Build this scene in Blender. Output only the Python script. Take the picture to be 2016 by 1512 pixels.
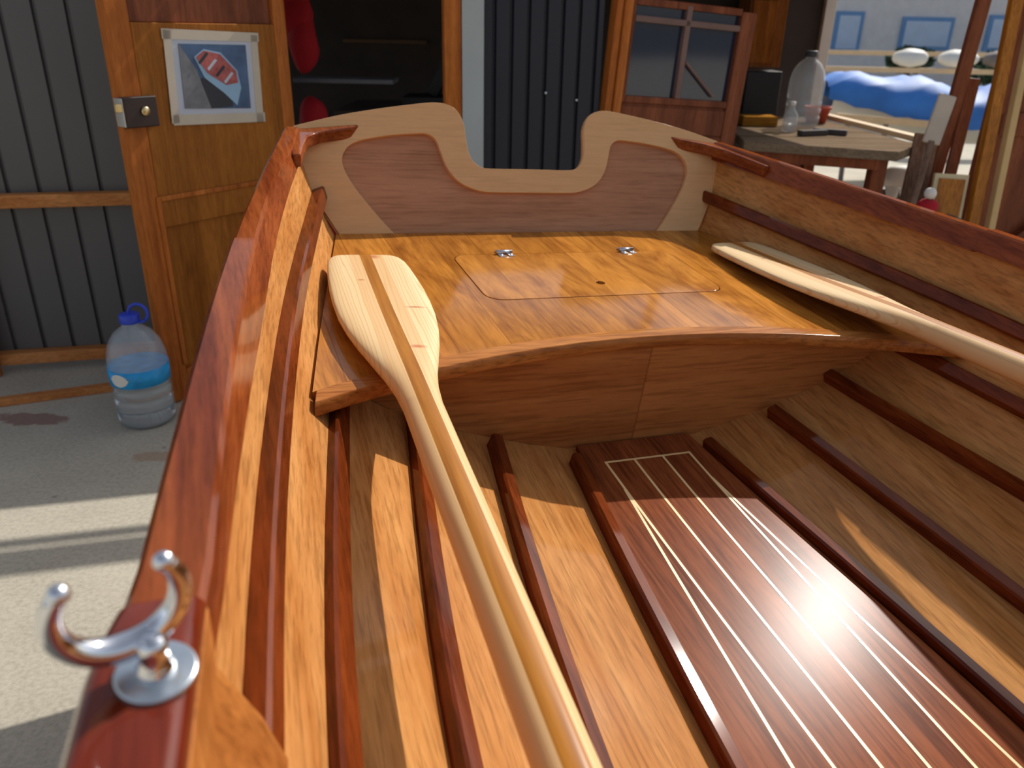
import bpy, bmesh, math, random
from mathutils import Vector, Matrix, noise as mnoise
for o in list(bpy.data.objects): bpy.data.objects.remove(o)
scn = bpy.context.scene
COL = scn.collection
R = math.radians

# ---------------------------------------------------------------- camera
CAM_H = 1.15
def cam_axes(yaw, pitch, roll):
    f = Vector((math.sin(yaw)*math.cos(pitch), math.cos(yaw)*math.cos(pitch), -math.sin(pitch)))
    r = f.cross(Vector((0, 0, 1))).normalized(); u = r.cross(f)
    c, s = math.cos(roll), math.sin(roll)
    return Matrix((c*r+s*u, -s*r+c*u, f))            # rows: right, up, forward
MW = cam_axes(0, R(24.35), R(1.2))
cd = bpy.data.cameras.new('camera'); cam = bpy.data.objects.new('camera', cd); COL.objects.link(cam)
rot = Matrix((MW[0], MW[1], -MW[2])).transposed()
cam.matrix_world = Matrix.Translation((0, 0, CAM_H)) @ rot.to_4x4()
cd.sensor_width = 36; cd.lens = 36*1558.64/2016; cd.clip_start = .02; cd.clip_end = 200
cd.dof.use_dof = True; cd.dof.focus_distance = 1.2; cd.dof.aperture_fstop = 5.5
scn.camera = cam

# the boat lies slightly tilted on its keel: its own frame (x starboard, y aft, z up) in the world
MB = cam_axes(R(23.57485), R(29.39521), R(7.45434))
BT = MW.transposed() @ MB
S = 1.10
BCAM = Vector((-.654996, -.960203, .72))
BOAT_M = Matrix.Translation(Vector((0, 0, CAM_H)) - BT @ (BCAM*S)) @ BT.to_4x4()

# ---------------------------------------------------------------- light
SUN_B = Vector((1.0, .76, 1.0))                      # towards the sun, in the boat's frame
SUN = (BT @ SUN_B).normalized()
sd = bpy.data.lights.new('sun', 'SUN'); sd.energy = 3.8; sd.angle = R(.55); sd.color = (1, .95, .88)
so = bpy.data.objects.new('sun', sd); COL.objects.link(so)
so.rotation_euler = SUN.to_track_quat('Z', 'Y').to_euler(); so.location = SUN*20
w = bpy.data.worlds.new('sky'); scn.world = w; w.use_nodes = True
wn = w.node_tree.nodes; wl = w.node_tree.links
sky = wn.new('ShaderNodeTexSky'); sky.sky_type = 'NISHITA'; sky.sun_disc = False
sky.sun_elevation = math.asin(SUN.z); sky.sun_rotation = math.atan2(SUN.x, SUN.y)
sky.dust_density = 2.0; sky.ozone_density = 1.2
hs = wn.new('ShaderNodeHueSaturation'); hs.inputs['Saturation'].default_value = .5
wl.new(sky.outputs[0], hs.inputs['Color']); wl.new(hs.outputs[0], wn['Background'].inputs[0]); wn['Background'].inputs[1].default_value = .125
scn.view_settings.view_transform = 'Standard'; scn.view_settings.look = 'None'
scn.view_settings.exposure = 0.12; scn.view_settings.gamma = 1.0; scn.view_settings.use_curve_mapping = False

# ---------------------------------------------------------------- helpers
def srgb(r, g, b, a=1):
    f = lambda c: (c/255/12.92) if c/255 <= .04045 else ((c/255+.055)/1.055)**2.4
    return (f(r), f(g), f(b), a)
class NT:
    def __init__(s, name):
        s.m = bpy.data.materials.new(name); s.m.use_nodes = True; s.t = s.m.node_tree
        s.b = s.t.nodes['Principled BSDF']
    def n(s, typ, **k):
        x = s.t.nodes.new(typ)
        for a, v in k.items(): setattr(x, a, v)
        return x
    def l(s, a, b): s.t.links.new(a, b)
    def math(s, op, a, b=None):
        x = s.n('ShaderNodeMath', operation=op)
        for i, v in enumerate((a, b)):
            if v is None: continue
            if isinstance(v, (int, float)): x.inputs[i].default_value = v
            else: s.l(v, x.inputs[i])
        return x.outputs[0]
    def ramp(s, f, stops, interp='LINEAR'):
        x = s.n('ShaderNodeValToRGB'); x.color_ramp.interpolation = interp
        e = x.color_ramp.elements
        while len(e) < len(stops): e.new(.5)
        for i, (p, c) in enumerate(stops): e[i].position = p; e[i].color = c
        s.l(f, x.inputs[0]); return x.outputs[0]
    def mix(s, fac, a, b, mode='MIX'):
        x = s.n('ShaderNodeMix', data_type='RGBA', blend_type=mode)
        for i, v in ((0, fac), (6, a), (7, b)):
            if hasattr(v, 'links') or hasattr(v, 'is_linked'): s.l(v, x.inputs[i])
            else: x.inputs[i].default_value = v
        return x.outputs[2]
    def bump(s, h, st, d=.01):
        x = s.n('ShaderNodeBump'); x.inputs['Strength'].default_value = st; x.inputs['Distance'].default_value = d
        s.l(h, x.inputs['Height']); s.l(x.outputs[0], s.b.inputs['Normal'])
def plain(name, col, rough=.5, metal=0., coat=0., var=.12, scale=8., trans=0., ior=1.45):
    t = NT(name); tc = t.n('ShaderNodeTexCoord')
    nz = t.n('ShaderNodeTexNoise'); nz.inputs['Scale'].default_value = scale; nz.inputs['Detail'].default_value = 4
    t.l(tc.outputs['Object'], nz.inputs['Vector'])
    c1 = tuple(min(1, c*(1-var)) for c in col[:3])+(1,); c2 = tuple(min(1, c*(1+var)) for c in col[:3])+(1,)
    t.l(t.ramp(nz.outputs['Fac'], [(.3, c1), (.7, c2)]), t.b.inputs['Base Color'])
    t.b.inputs['Roughness'].default_value = rough; t.b.inputs['Metallic'].default_value = metal
    t.b.inputs['Coat Weight'].default_value = coat; t.b.inputs['Coat Roughness'].default_value = .08
    t.b.inputs['Transmission Weight'].default_value = trans; t.b.inputs['IOR'].default_value = ior
    return t.m
def wood(name, light, dark, axis='Y', planks=None, coat=.6, rough=.45, coatr=.08, band=5., fine=.5, figure=0., pvar=.2, knots=0., seam=.002, bump=.08, off=0., fleck=.8):
    """varnished timber: long noise along the grain axis, fine pores, optional planks (width, across axis index, origin)"""
    t = NT(name); tc = t.n('ShaderNodeTexCoord')
    sp = t.n('ShaderNodeSeparateXYZ'); t.l(tc.outputs['Object'], sp.inputs[0])
    vec = tc.outputs['Object']; pid = None
    if planks:
        wd, ai, org = planks
        q = t.math('DIVIDE', t.math('SUBTRACT', sp.outputs[ai], org), wd)
        fl = t.math('FLOOR', q)
        wnz = t.n('ShaderNodeTexWhiteNoise', noise_dimensions='1D'); t.l(fl, wnz.inputs['W']); pid = wnz
        va = t.n('ShaderNodeVectorMath', operation='MULTIPLY_ADD')
        t.l(wnz.outputs['Color'], va.inputs[0]); va.inputs[1].default_value = (3, 7, 5); t.l(vec, va.inputs[2]); vec = va.outputs[0]
    gi = 'XYZ'.index(axis)
    def stretched(k, along, scale, detail, dist=0.):
        mp = t.n('ShaderNodeMapping'); sc = [k, k, k]; sc[gi] = along
        mp.inputs['Scale'].default_value = sc; mp.inputs['Location'].default_value = (off, off*2, off)
        t.l(vec, mp.inputs['Vector'])
        nz = t.n('ShaderNodeTexNoise'); nz.inputs['Scale'].default_value = scale; nz.inputs['Detail'].default_value = detail
        nz.inputs['Distortion'].default_value = dist; nz.inputs['Roughness'].default_value = .6
        t.l(mp.outputs[0], nz.inputs['Vector']); return nz.outputs['Fac']
    a = stretched(1, .05, band*5, 4, .35)
    b = stretched(1, .05, 170, 3)
    fl_ = stretched(1, .2, 120, 3, .3)
    mid = tuple((l+d)/2 for l, d in zip(light, dark))
    c = t.ramp(a, [(.3, dark), (.5, mid), (.7, light)])
    c = t.mix(fleck, c, t.ramp(fl_, [(.3, (.8, .76, .7, 1)), (.65, (1.08, 1.06, 1.04, 1))]), 'MULTIPLY')
    if figure:
        f = stretched(1, .35, 9, 3, 2.2)
        c = t.mix(figure, c, t.ramp(f, [(.35, dark), (.65, tuple(min(1, x*1.25) for x in light[:3])+(1,))]))
    pores = t.ramp(b, [(.36, (.45, .4, .36, 1)), (.52, (1, 1, 1, 1))])
    c = t.mix(fine, c, pores, 'MULTIPLY')
    if pid is not None:
        g = t.ramp(pid.outputs['Value'], [(0, (1-pvar, 1-pvar*1.15, 1-pvar*1.3, 1)), (1, (1+pvar, 1+pvar, 1+pvar*.8, 1))])
        c = t.mix(1., c, g, 'MULTIPLY')
        fr = t.math('FRACT', q); d = t.math('MINIMUM', fr, t.math('SUBTRACT', 1, fr))
        line = t.math('LESS_THAN', d, seam/wd)
        c = t.mix(t.math('MULTIPLY', line, .45), c, tuple(x*.45 for x in dark[:3])+(1,))
    if knots:
        v = t.n('ShaderNodeTexVoronoi'); v.inputs['Scale'].default_value = 2.6
        mp = t.n('ShaderNodeMapping'); sc = [1.6]*3; sc[gi] = .8; mp.inputs['Scale'].default_value = sc; t.l(vec, mp.inputs['Vector']); t.l(mp.outputs[0], v.inputs['Vector'])
        k = t.ramp(v.outputs['Distance'], [(0, (1, 1, 1, 1)), (.09, (0, 0, 0, 1))])
        c = t.mix(t.math('MULTIPLY', k, knots), c, tuple(x*.35 for x in dark[:3])+(1,))
    t.l(c, t.b.inputs['Base Color'])
    t.b.inputs['Roughness'].default_value = rough; t.b.inputs['Coat Weight'].default_value = coat
    t.b.inputs['Coat Roughness'].default_value = coatr; t.b.inputs['Coat IOR'].default_value = 1.45; t.b.inputs['Specular IOR Level'].default_value = .0
    big = stretched(1, .3, 30, 2)
    if bump: t.bump(t.math('ADD', b, big), bump, .002)
    return t.m

def link(name, me, mat=None, parent=None, smooth=False):
    o = bpy.data.objects.new(name, me); COL.objects.link(o)
    if mat is not None:
        for m in (mat if isinstance(mat, (list, tuple)) else [mat]): me.materials.append(m)
    if parent is not None: o.parent = parent
    if smooth:
        for p in me.polygons: p.use_smooth = True
        if smooth is not True: me.set_sharp_from_angle(angle=R(smooth))
    return o
def from_bm(name, bm, mat, parent=None, smooth=False, bevel=0., seg=2):
    bmesh.ops.recalc_face_normals(bm, faces=bm.faces[:])
    me = bpy.data.meshes.new(name); bm.to_mesh(me); bm.free()
    o = link(name, me, mat, parent, smooth)
    if bevel:
        m = o.modifiers.new('bevel', 'BEVEL'); m.width = bevel; m.segments = seg; m.limit_method = 'ANGLE'; m.angle_limit = R(35)
        for p in me.polygons: p.use_smooth = True
        m2 = o.modifiers.new('wn', 'WEIGHTED_NORMAL'); m2.keep_sharp = True
    return o
def loft(rows, closed_sec=True, cap=True):
    """rows: list of equal-length lists of points"""
    bm = bmesh.new(); vs = [[bm.verts.new(p) for p in r] for r in rows]; n = len(rows[0])
    for i in range(len(rows)-1):
        for j in range(n if closed_sec else n-1):
            k = (j+1) % n
            bm.faces.new((vs[i][j], vs[i][k], vs[i+1][k], vs[i+1][j]))
    if cap and closed_sec:
        bm.faces.new(vs[0]); bm.faces.new(list(reversed(vs[-1])))
    return bm
def add_box(bm, c, s, rz=0., M=None):
    m = (M or Matrix.Identity(4)) @ Matrix.Translation(c) @ Matrix.Rotation(rz, 4, 'Z') @ Matrix.Diagonal((s[0], s[1], s[2], 1))
    bmesh.ops.create_cube(bm, size=1, matrix=m)
def box(name, c, s, mat, parent=None, rz=0., bevel=.003, M=None):
    bm = bmesh.new(); add_box(bm, c, s, rz, M); return from_bm(name, bm, mat, parent, bevel=bevel)
def bar(bm, a, b, w, h, up=Vector((0, 0, 1))):
    a = Vector(a); b = Vector(b); d = (b-a); L = d.length; y = d.normalized(); x = y.cross(up).normalized(); z = x.cross(y)
    m = Matrix((x, y, z)).transposed().to_4x4(); m.translation = (a+b)/2
    bmesh.ops.create_cube(bm, size=1, matrix=m @ Matrix.Diagonal((w, L, h, 1)))
def plate(outer, holes, f, th, nrm):
    """flat plate from 2-D outlines through f(u,v)->Vector, thickness th along nrm, with holes"""
    bm = bmesh.new(); loops = []
    for lp in [outer]+list(holes):
        vs = [bm.verts.new(f(*p)) for p in lp]; loops.append(vs)
        for i in range(len(vs)): bm.edges.new((vs[i], vs[(i+1) % len(vs)]))
    r = bmesh.ops.triangle_fill(bm, use_beauty=True, use_dissolve=False, edges=bm.edges[:])
    faces = [g for g in r['geom'] if isinstance(g, bmesh.types.BMFace)]
    ex = bmesh.ops.extrude_face_region(bm, geom=faces, use_keep_orig=True)
    nv = [g for g in ex['geom'] if isinstance(g, bmesh.types.BMVert)]
    bmesh.ops.translate(bm, verts=nv, vec=Vector(nrm)*th)
    return bm
def tube_rows(path, rad, n=16, up=Vector((0, 0, 1))):
    rows = []; path = [Vector(p) for p in path]
    for i, p in enumerate(path):
        t = (path[min(i+1, len(path)-1)]-path[max(i-1, 0)]).normalized()
        x = t.cross(up)
        if x.length < 1e-4: x = t.cross(Vector((1, 0, 0)))
        x.normalize(); y = x.cross(t); r = rad[i] if isinstance(rad, (list, tuple)) else rad
        rows.append([p+x*math.cos(a)*r+y*math.sin(a)*r for a in [2*math.pi*k/n for k in range(n)]])
    return rows
def lathe(prof, n=32, c=(0, 0, 0)):
    c = Vector(c)
    rows = [[c+Vector((r*math.cos(2*math.pi*k/n), r*math.sin(2*math.pi*k/n), z)) for k in range(n)] for r, z in prof]
    return loft(rows)
def smooth_curve(pts, n, closed=True):
    """Catmull-Rom through 2-D points"""
    out = []; N = len(pts)
    rng = range(N) if closed else range(N-1)
    for i in rng:
        g = lambda k: Vector(pts[k % N] if closed else pts[max(0, min(N-1, k))])
        p0, p1, p2, p3 = g(i-1), g(i), g(i+1), g(i+2)
        for k in range(n):
            t = k/n
            out.append(tuple(.5*((2*p1)+(p2-p0)*t+(2*p0-5*p1+4*p2-p3)*t*t+(3*p1-p0-3*p2+p3)*t**3)))
    if not closed: out.append(tuple(pts[-1]))
    return out
def tag(o, label=None, cat=None, group=None, kind=None):
    if label: o['label'] = label
    if cat: o['category'] = cat
    if group: o['group'] = group
    if kind: o['kind'] = kind
    return o
def empty(name, loc=(0, 0, 0), rz=0., M=None):
    o = bpy.data.objects.new(name, None); COL.objects.link(o); o.empty_display_size = .1
    if M is not None: o.matrix_world = M
    else: o.location = loc; o.rotation_euler = (0, 0, rz)
    return o

# ---------------------------------------------------------------- materials
M_OKOUME = wood('varnished_okoume', srgb(206, 148, 88), srgb(178, 114, 58), coat=.2, coatr=.05, band=5, fine=.5, figure=.0, bump=.02, fleck=.6)
M_OKOUME_T = wood('varnished_okoume_transom', srgb(198, 146, 110), srgb(172, 120, 88), axis='X', coat=.3, coatr=.2, band=4, fine=.35, figure=.15, bump=.03, fleck=.35)
M_BULK = wood('bulkhead_ply', srgb(196, 136, 80), srgb(172, 110, 60), axis='X', planks=(.9, 0, .0), coat=.3, coatr=.15, band=5, fine=.5, pvar=.12, bump=.03, fleck=.4)
M_FRAME = wood('pale_frame_wood', srgb(228, 184, 132), srgb(222, 174, 122), axis='X', coat=.3, coatr=.12, band=3, fine=.12, bump=.02, fleck=.2)
M_MAHOG = wood('dark_mahogany', srgb(158, 84, 42), srgb(112, 50, 24), coat=.6, coatr=.05, band=6, fine=.5, bump=.06)
M_PAD = wood('glossy_red_mahogany', srgb(124, 46, 22), srgb(84, 26, 12), coat=1., coatr=.04, band=5, fine=.3, bump=.03)
M_BRKT = wood('bracket_wood', srgb(190, 122, 62), srgb(150, 88, 40), axis='Z', coat=.5, coatr=.1, band=4, fine=.4, bump=.04)
M_STRING = wood('stringer_mahogany', srgb(132, 62, 26), srgb(88, 38, 16), coat=.6, coatr=.08, band=8, fine=.5, bump=.08)
M_INWALE = wood('inwale_wood', srgb(176, 106, 56), srgb(120, 62, 28), coat=.9, coatr=.06, band=8, fine=.5, bump=.06)
M_BOARD = wood('bottom_board_sapele', srgb(160, 90, 52), srgb(112, 56, 30), planks=(.058, 0, -.029), coat=.15, coatr=.25, band=7, fine=.7, pvar=.12, seam=.0002, bump=.08)
M_SEAT = wood('seat_iroko', srgb(198, 132, 54), srgb(144, 84, 30), planks=(.094, 0, .016), coat=.7, coatr=.12, band=8, fine=.4, figure=.5, pvar=.16, seam=.0012, bump=.06)
M_LID = wood('lid_iroko', srgb(196, 132, 58), srgb(154, 92, 36), planks=(.094, 0, .016), coat=.7, coatr=.12, band=4, fine=.3, figure=.7, pvar=.1, seam=.0008, bump=.06, off=3.)
M_TRIM = wood('seat_trim_wood', srgb(194, 130, 68), srgb(164, 98, 46), axis='X', coat=.35, coatr=.1, band=7, fine=.6, bump=.06)
M_INLAY = plain('maple_inlay', srgb(240, 208, 146), .35, coat=.8, var=.05, scale=40)
M_CHROME = plain('chrome', (.78, .79, .82, 1), .09, 1., var=.02)
M_ZINC = plain('zinc_plate', (.62, .68, .72, 1), .28, 1., var=.08, scale=60)
M_STEEL = plain('stainless', (.6, .62, .66, 1), .25, 1., var=.05)

def pine_mat():
    t = NT('laminated_pine'); tc = t.n('ShaderNodeTexCoord'); sp = t.n('ShaderNodeSeparateXYZ'); t.l(tc.outputs['Object'], sp.inputs[0])
    x = sp.outputs[0]
    mp = t.n('ShaderNodeMapping'); mp.inputs['Scale'].default_value = (1, .05, .25); t.l(tc.outputs['Object'], mp.inputs['Vector'])
    nz = t.n('ShaderNodeTexNoise'); nz.inputs['Scale'].default_value = 22; nz.inputs['Detail'].default_value = 3; nz.inputs['Distortion'].default_value = .4
    t.l(mp.outputs[0], nz.inputs['Vector'])
    rings = t.math('SINE', t.math('ADD', t.math('MULTIPLY', x, 900), t.math('MULTIPLY', nz.outputs['Fac'], 42)))
    line = t.ramp(rings, [(.55, (0, 0, 0, 1)), (1, (1, 1, 1, 1))])
    base = t.ramp(nz.outputs['Fac'], [(.3, srgb(228, 194, 142)), (.7, srgb(238, 210, 162))])
    c = t.mix(t.math('MULTIPLY', line, .5), base, srgb(204, 150, 90))
    ax = t.math('ABSOLUTE', x)
    pinkz = t.math('MULTIPLY', t.math('LESS_THAN', ax, .032), .55)
    c = t.mix(pinkz, c, srgb(218, 170, 114))
    mid = t.n('ShaderNodeMath', operation='LESS_THAN'); t.l(t.math('ABSOLUTE', t.math('SUBTRACT', x, .0)), mid.inputs[0]); mid.inputs[1].default_value = .0105
    mp2 = t.n('ShaderNodeMapping'); mp2.inputs['Scale'].default_value = (1, .06, 1); t.l(tc.outputs['Object'], mp2.inputs['Vector'])
    n2 = t.n('ShaderNodeTexNoise'); n2.inputs['Scale'].default_value = 120; t.l(mp2.outputs[0], n2.inputs['Vector'])
    c = t.mix(mid.outputs[0], c, t.ramp(n2.outputs['Fac'], [(.3, srgb(150, 90, 22)), (.7, srgb(182, 118, 36))]))
    # red-brown knots
    for kx, ky, sx, sy in ((.044, -.245, 46, 190), (-.022, -.128, 120, 200), (.02, -.39, 60, 120), (-.05, -.8, 90, 90), (.012, -.015, 60, 60)):
        va = t.n('ShaderNodeVectorMath', operation='SUBTRACT'); t.l(tc.outputs['Object'], va.inputs[0]); va.inputs[1].default_value = (kx*1.1, ky*1.1, 0)
        vb = t.n('ShaderNodeVectorMath', operation='MULTIPLY'); t.l(va.outputs[0], vb.inputs[0]); vb.inputs[1].default_value = (sx, sy, 0)
        vc = t.n('ShaderNodeVectorMath', operation='LENGTH'); t.l(vb.outputs[0], vc.inputs[0])
        k = t.ramp(vc.outputs['Value'], [(.25, (1, 1, 1, 1)), (1, (0, 0, 0, 1))])
        c = t.mix(t.math('MULTIPLY', t.math('MULTIPLY', k, t.math('SUBTRACT', 1, mid.outputs[0])), .75), c, srgb(186, 96, 54))
    t.l(c, t.b.inputs['Base Color']); t.b.inputs['Roughness'].default_value = .5
    t.b.inputs['Coat Weight'].default_value = .1; t.b.inputs['Coat Roughness'].default_value = .25; t.b.inputs['Specular IOR Level'].default_value = .15
    return t.m
M_PINE = pine_mat()

def concrete():
    t = NT('concrete'); tc = t.n('ShaderNodeTexCoord')
    def nz(s, d, r=.6):
        x = t.n('ShaderNodeTexNoise'); x.inputs['Scale'].default_value = s; x.inputs['Detail'].default_value = d; x.inputs['Roughness'].default_value = r
        t.l(tc.outputs['Object'], x.inputs['Vector']); return x.outputs['Fac']
    c = t.ramp(nz(2.2, 6), [(.3, srgb(168, 160, 142)), (.7, srgb(200, 192, 172))])
    c = t.mix(.25, c, t.ramp(nz(90, 3), [(.3, srgb(120, 112, 98)), (.6, srgb(210, 202, 184))]))
    v = t.n('ShaderNodeTexVoronoi'); v.inputs['Scale'].default_value = 7; t.l(tc.outputs['Object'], v.inputs['Vector'])
    sp = t.ramp(v.outputs['Distance'], [(0, (1, 1, 1, 1)), (.07, (0, 0, 0, 1))])
    c = t.mix(t.math('MULTIPLY', sp, .7), c, srgb(84, 78, 70))
    for cx, cy, sx, sy, col_ in ((-1.50, 2.20, 4.5, 11, srgb(128, 74, 70)), (-1.02, 1.98, 7, 16, srgb(168, 138, 110)), (-.86, 1.88, 16, 22, srgb(84, 84, 84))):
        va = t.n('ShaderNodeVectorMath', operation='SUBTRACT'); t.l(tc.outputs['Object'], va.inputs[0]); va.inputs[1].default_value = (cx, cy, 0)
        vb = t.n('ShaderNodeVectorMath', operation='MULTIPLY'); t.l(va.outputs[0], vb.inputs[0]); vb.inputs[1].default_value = (sx, sy, 0)
        vc = t.n('ShaderNodeVectorMath', operation='LENGTH'); t.l(vb.outputs[0], vc.inputs[0])
        k = t.ramp(t.math('ADD', vc.outputs['Value'], t.math('MULTIPLY', nz(14, 4), .9)), [(.9, (1, 1, 1, 1)), (1., (0, 0, 0, 1))])
        c = t.mix(t.math('MULTIPLY', k, .65), c, col_)
    t.l(c, t.b.inputs['Base Color']); t.b.inputs['Roughness'].default_value = .85
    t.bump(nz(60, 4), .25, .004); return t.m
M_CONC = concrete()
def corrug(name, c1, c2):
    return plain(name, c1, .42, var=.1, scale=3)

# ---------------------------------------------------------------- the boat
boat = empty('rowing_boat', M=BOAT_M)
tag(boat, 'varnished wooden rowing boat with open transom notch and hatched stern seat', 'boat')
YT, RK = .4353, .59964
KN = [  # knuckle lines: (y, w, z) stations, from bow to transom, inner surface of the planking
 [(-3.1, .004, .16), (-2.3, .10, .075), (-1.4, .235, -.004), (-.6, .188, -.008), (0, .122, -.006), (.53, .055, .02)],
 [(-3.12, .004, .24), (-2.3, .21, .13), (-1.4, .375, .045), (-.6, .343, .018), (0, .261, .033), (.53, .165, .06)],
 [(-3.14, .004, .33), (-2.3, .30, .21), (-1.4, .505, .13), (-.6, .487, .09), (0, .390, .083), (.53, .282, .105)],
 [(-3.16, .004, .43), (-2.3, .37, .31), (-1.4, .62, .205), (-.6, .593, .159), (0, .500, .153), (.545, .398, .145)],
 [(-3.18, .004, .52), (-2.3, .43, .40), (-1.4, .68, .31), (-.6, .653, .250), (0, .568, .245), (.58, .448, .24)],
 [(-3.2, .004, .64), (-2.3, .47, .52), (-1.4, .725, .43), (-.6, .692, .388), (0, .612, .3695), (.645, .483, .352)]]
def kn(i, y):
    """smooth interpolation (monotone-ish cubic) of knuckle line i at y"""
    P = KN[i]; n = len(P)
    k = 0
    while k < n-2 and y > P[k+1][0]: k += 1
    def tan(j, c):
        if j == 0: return (P[1][c]-P[0][c])/(P[1][0]-P[0][0])
        if j == n-1: return (P[-1][c]-P[-2][c])/(P[-1][0]-P[-2][0])
        h0 = P[j][0]-P[j-1][0]; h1 = P[j+1][0]-P[j][0]
        return ((P[j][c]-P[j-1][c])/h0*h1+(P[j+1][c]-P[j][c])/h1*h0)/(h0+h1)
    h = P[k+1][0]-P[k][0]; t = (y-P[k][0])/h; r = []
    for c in (1, 2):
        a, b = P[k][c], P[k+1][c]; ta, tb = tan(k, c)*h, tan(k+1, c)*h
        if t < 0: r.append(a+ta*t); continue
        if t > 1: r.append(b+tb*(t-1)); continue
        r.append(a*(2*t**3-3*t*t+1)+ta*(t**3-2*t*t+t)+b*(-2*t**3+3*t*t)+tb*(t**3-t*t))
    return Vector((r[0], y, r[1]))
def yend(i):
    y = .55
    for _ in range(20): y = YT+RK*kn(i, y).z
    return y
YE = [yend(i) for i in range(6)]
NS = 44
YB0 = [p[0][0] for p in KN]
def kline(i, k):            # k in 0..NS along the line
    t = k/NS; y0 = YB0[i]
    return kn(i, y0+(YE[i]-y0)*t)
def hullw(y, z):
    """inner half width of the hull at y, z"""
    for i in range(5):
        a, b = kn(i, y), kn(i+1, y)
        if a.z <= z <= b.z: return a.x+(b.x-a.x)*(z-a.z)/(b.z-a.z)
    return kn(5, y).x if z > kn(5, y).z else kn(0, y).x
def flip(p, s): return Vector((p.x*s, p.y, p.z))
def nrm2(a, b):             # outward normal in the section plane of segment a->b
    d = Vector((b.x-a.x, 0, b.z-a.z)).normalized(); return Vector((d.z, 0, -d.x))
for s in (-1, 1):
    for i in range(5):
        rows = []
        for k in range(NS+1):
            a, b = kline(i, k), kline(i+1, k); n = nrm2(a, b)*.008
            m = (a+b)/2+nrm2(a, b)*.0025
            top = b
            if i == 4: top = b - Vector((0, 0, .004))
            m2 = m+n
            sec = [a, m, top, top+n, m2, a+n]
            rows.append([flip(p, s)*S for p in sec])
        from_bm('strake', loft(rows), M_OKOUME, boat, smooth=25)
# bottom planking
rows = []
for k in range(NS+1):
    a = kline(0, k); rows.append([p*S for p in (Vector((-a.x, a.y, a.z)), a, a-Vector((0, 0, .01)), Vector((-a.x, a.y, a.z-.01)))])
from_bm('bottom_plank', loft(rows), M_OKOUME, boat)
bm = bmesh.new(); bar(bm, Vector((0, -2.0, -.03))*S, Vector((0, YE[0], -.022))*S, .03, .04)
from_bm('keel', bm, M_MAHOG, boat, bevel=.004)
# stringers sit on the inside of every knuckle
SH = [(.019, .022), (.020, .023), (.020, .022), (.025, .017), (.025, .021)]
for s in (-1, 1):
    for i in range(5):
        wd, ht = SH[i]; rows = []
        k0 = 6
        for k in range(k0, NS+1):
            p = kline(i, k)
            if i > 0: q0 = kline(i-1, k)
            else: q0 = Vector((0, p.y, p.z-.004))
            q1 = kline(i+1, k)
            t = Vector((q1.x-q0.x, 0, q1.z-q0.z)).normalized()
            if i == 0: t = Vector((q1.x-p.x, 0, (q1.z-p.z)*.6)).normalized()
            n = Vector((-t.z, 0, t.x))
            y = p.y
            if i < 4 and p.y > .03: break
            if k == NS: p = p - Vector((0, .004, 0))
            c = .003
            off = -n*.004
            sec = [p-t*wd/2+off, p+t*wd/2+off, p+t*wd/2+n*(ht-c), p+t*(wd/2-c)+n*ht, p-t*(wd/2-c)+n*ht, p-t*wd/2+n*(ht-c)]
            rows.append([flip(v, s)*S for v in sec])
        from_bm('stringer', loft(rows), M_STRING, boat, smooth=25)
# gunwale rails: an outer and inner rail capped together, in two lengths with a scarf step
def rail_rows(s, y0, y1, dz, dw, n=26):
    rows = []
    for k in range(n+1):
        y = y0+(y1-y0)*k/n
        p = kn(5, y)
        wf = .62-.167*y-.042*y*y; wi = .595-.157*y-.06*y*y
        if y < -.6:
            wf = p.x+.0175; wi = p.x-.022
        wo = max(wf, p.x+.010)+dw; wi = min(wi, p.x-.008)-dw
        zt = p.z+.002+dz
        hb = .036; ins = .0155 if y > -.2 else max(.004, .0155-.0285*(-.2-y))
        sec = [(wi-.001, zt-.003), (wi+.003, zt), (wo-.004, zt), (wo, zt-.004), (wo-.006, zt-.036), (wi-ins+.012, zt-.038), (wi-ins, zt-.036)]
        rows.append([Vector((x*s, y, z))*S for x, z in sec])
    return rows
for s in (-1, 1):
    r1 = from_bm('gunwale_rail', loft(rail_rows(s, -2.6, -.02, .0025, .001, 50)), M_MAHOG, boat, smooth=25)
    r2 = from_bm('gunwale_rail', loft(rail_rows(s, -.02, .638, 0, 0)), M_MAHOG, boat, smooth=25)
# quarter knees between transom and gunwale
def tp(w_, z, off=0.):      # a point on the transom's inner face; off = towards the bow
    n = Vector((0, -1, RK)).normalized()
    return Vector((w_, YT+RK*z, z))+n*off
for s in (-1, 1):
    a = smooth_curve([(.470, .318), (.492, .352), (.43, .365), (.362, .374), (.352, .366), (.36, .350), (.392, .352), (.43, .338), (.452, .314)], 4)
    bm = bmesh.new()
    # bracket: plan-shaped block bridging rail and transom
    P = [(.478, .652), (.352, .668), (.350, .655), (.372, .640), (.430, .622), (.462, .590), (.478, .52), (.488, .47), (.503, .47), (.498, .56)]
    def fz(x, y): return .349+(.5-x)*.09
    vs0 = [bm.verts.new(Vector((x*s, y-.012, fz(x, y)))*S) for x, y in P]
    vs1 = [bm.verts.new(Vector((x*s, y-.012, fz(x, y)-.024))*S) for x, y in P]
    bm.faces.new(vs0); bm.faces.new(list(reversed(vs1)))
    for i in range(len(P)):
        j = (i+1) % len(P); bm.faces.new((vs0[i], vs0[j], vs1[j], vs1[i]))
    from_bm('quarter_knee', bm, M_MAHOG, boat, bevel=.004)
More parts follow.
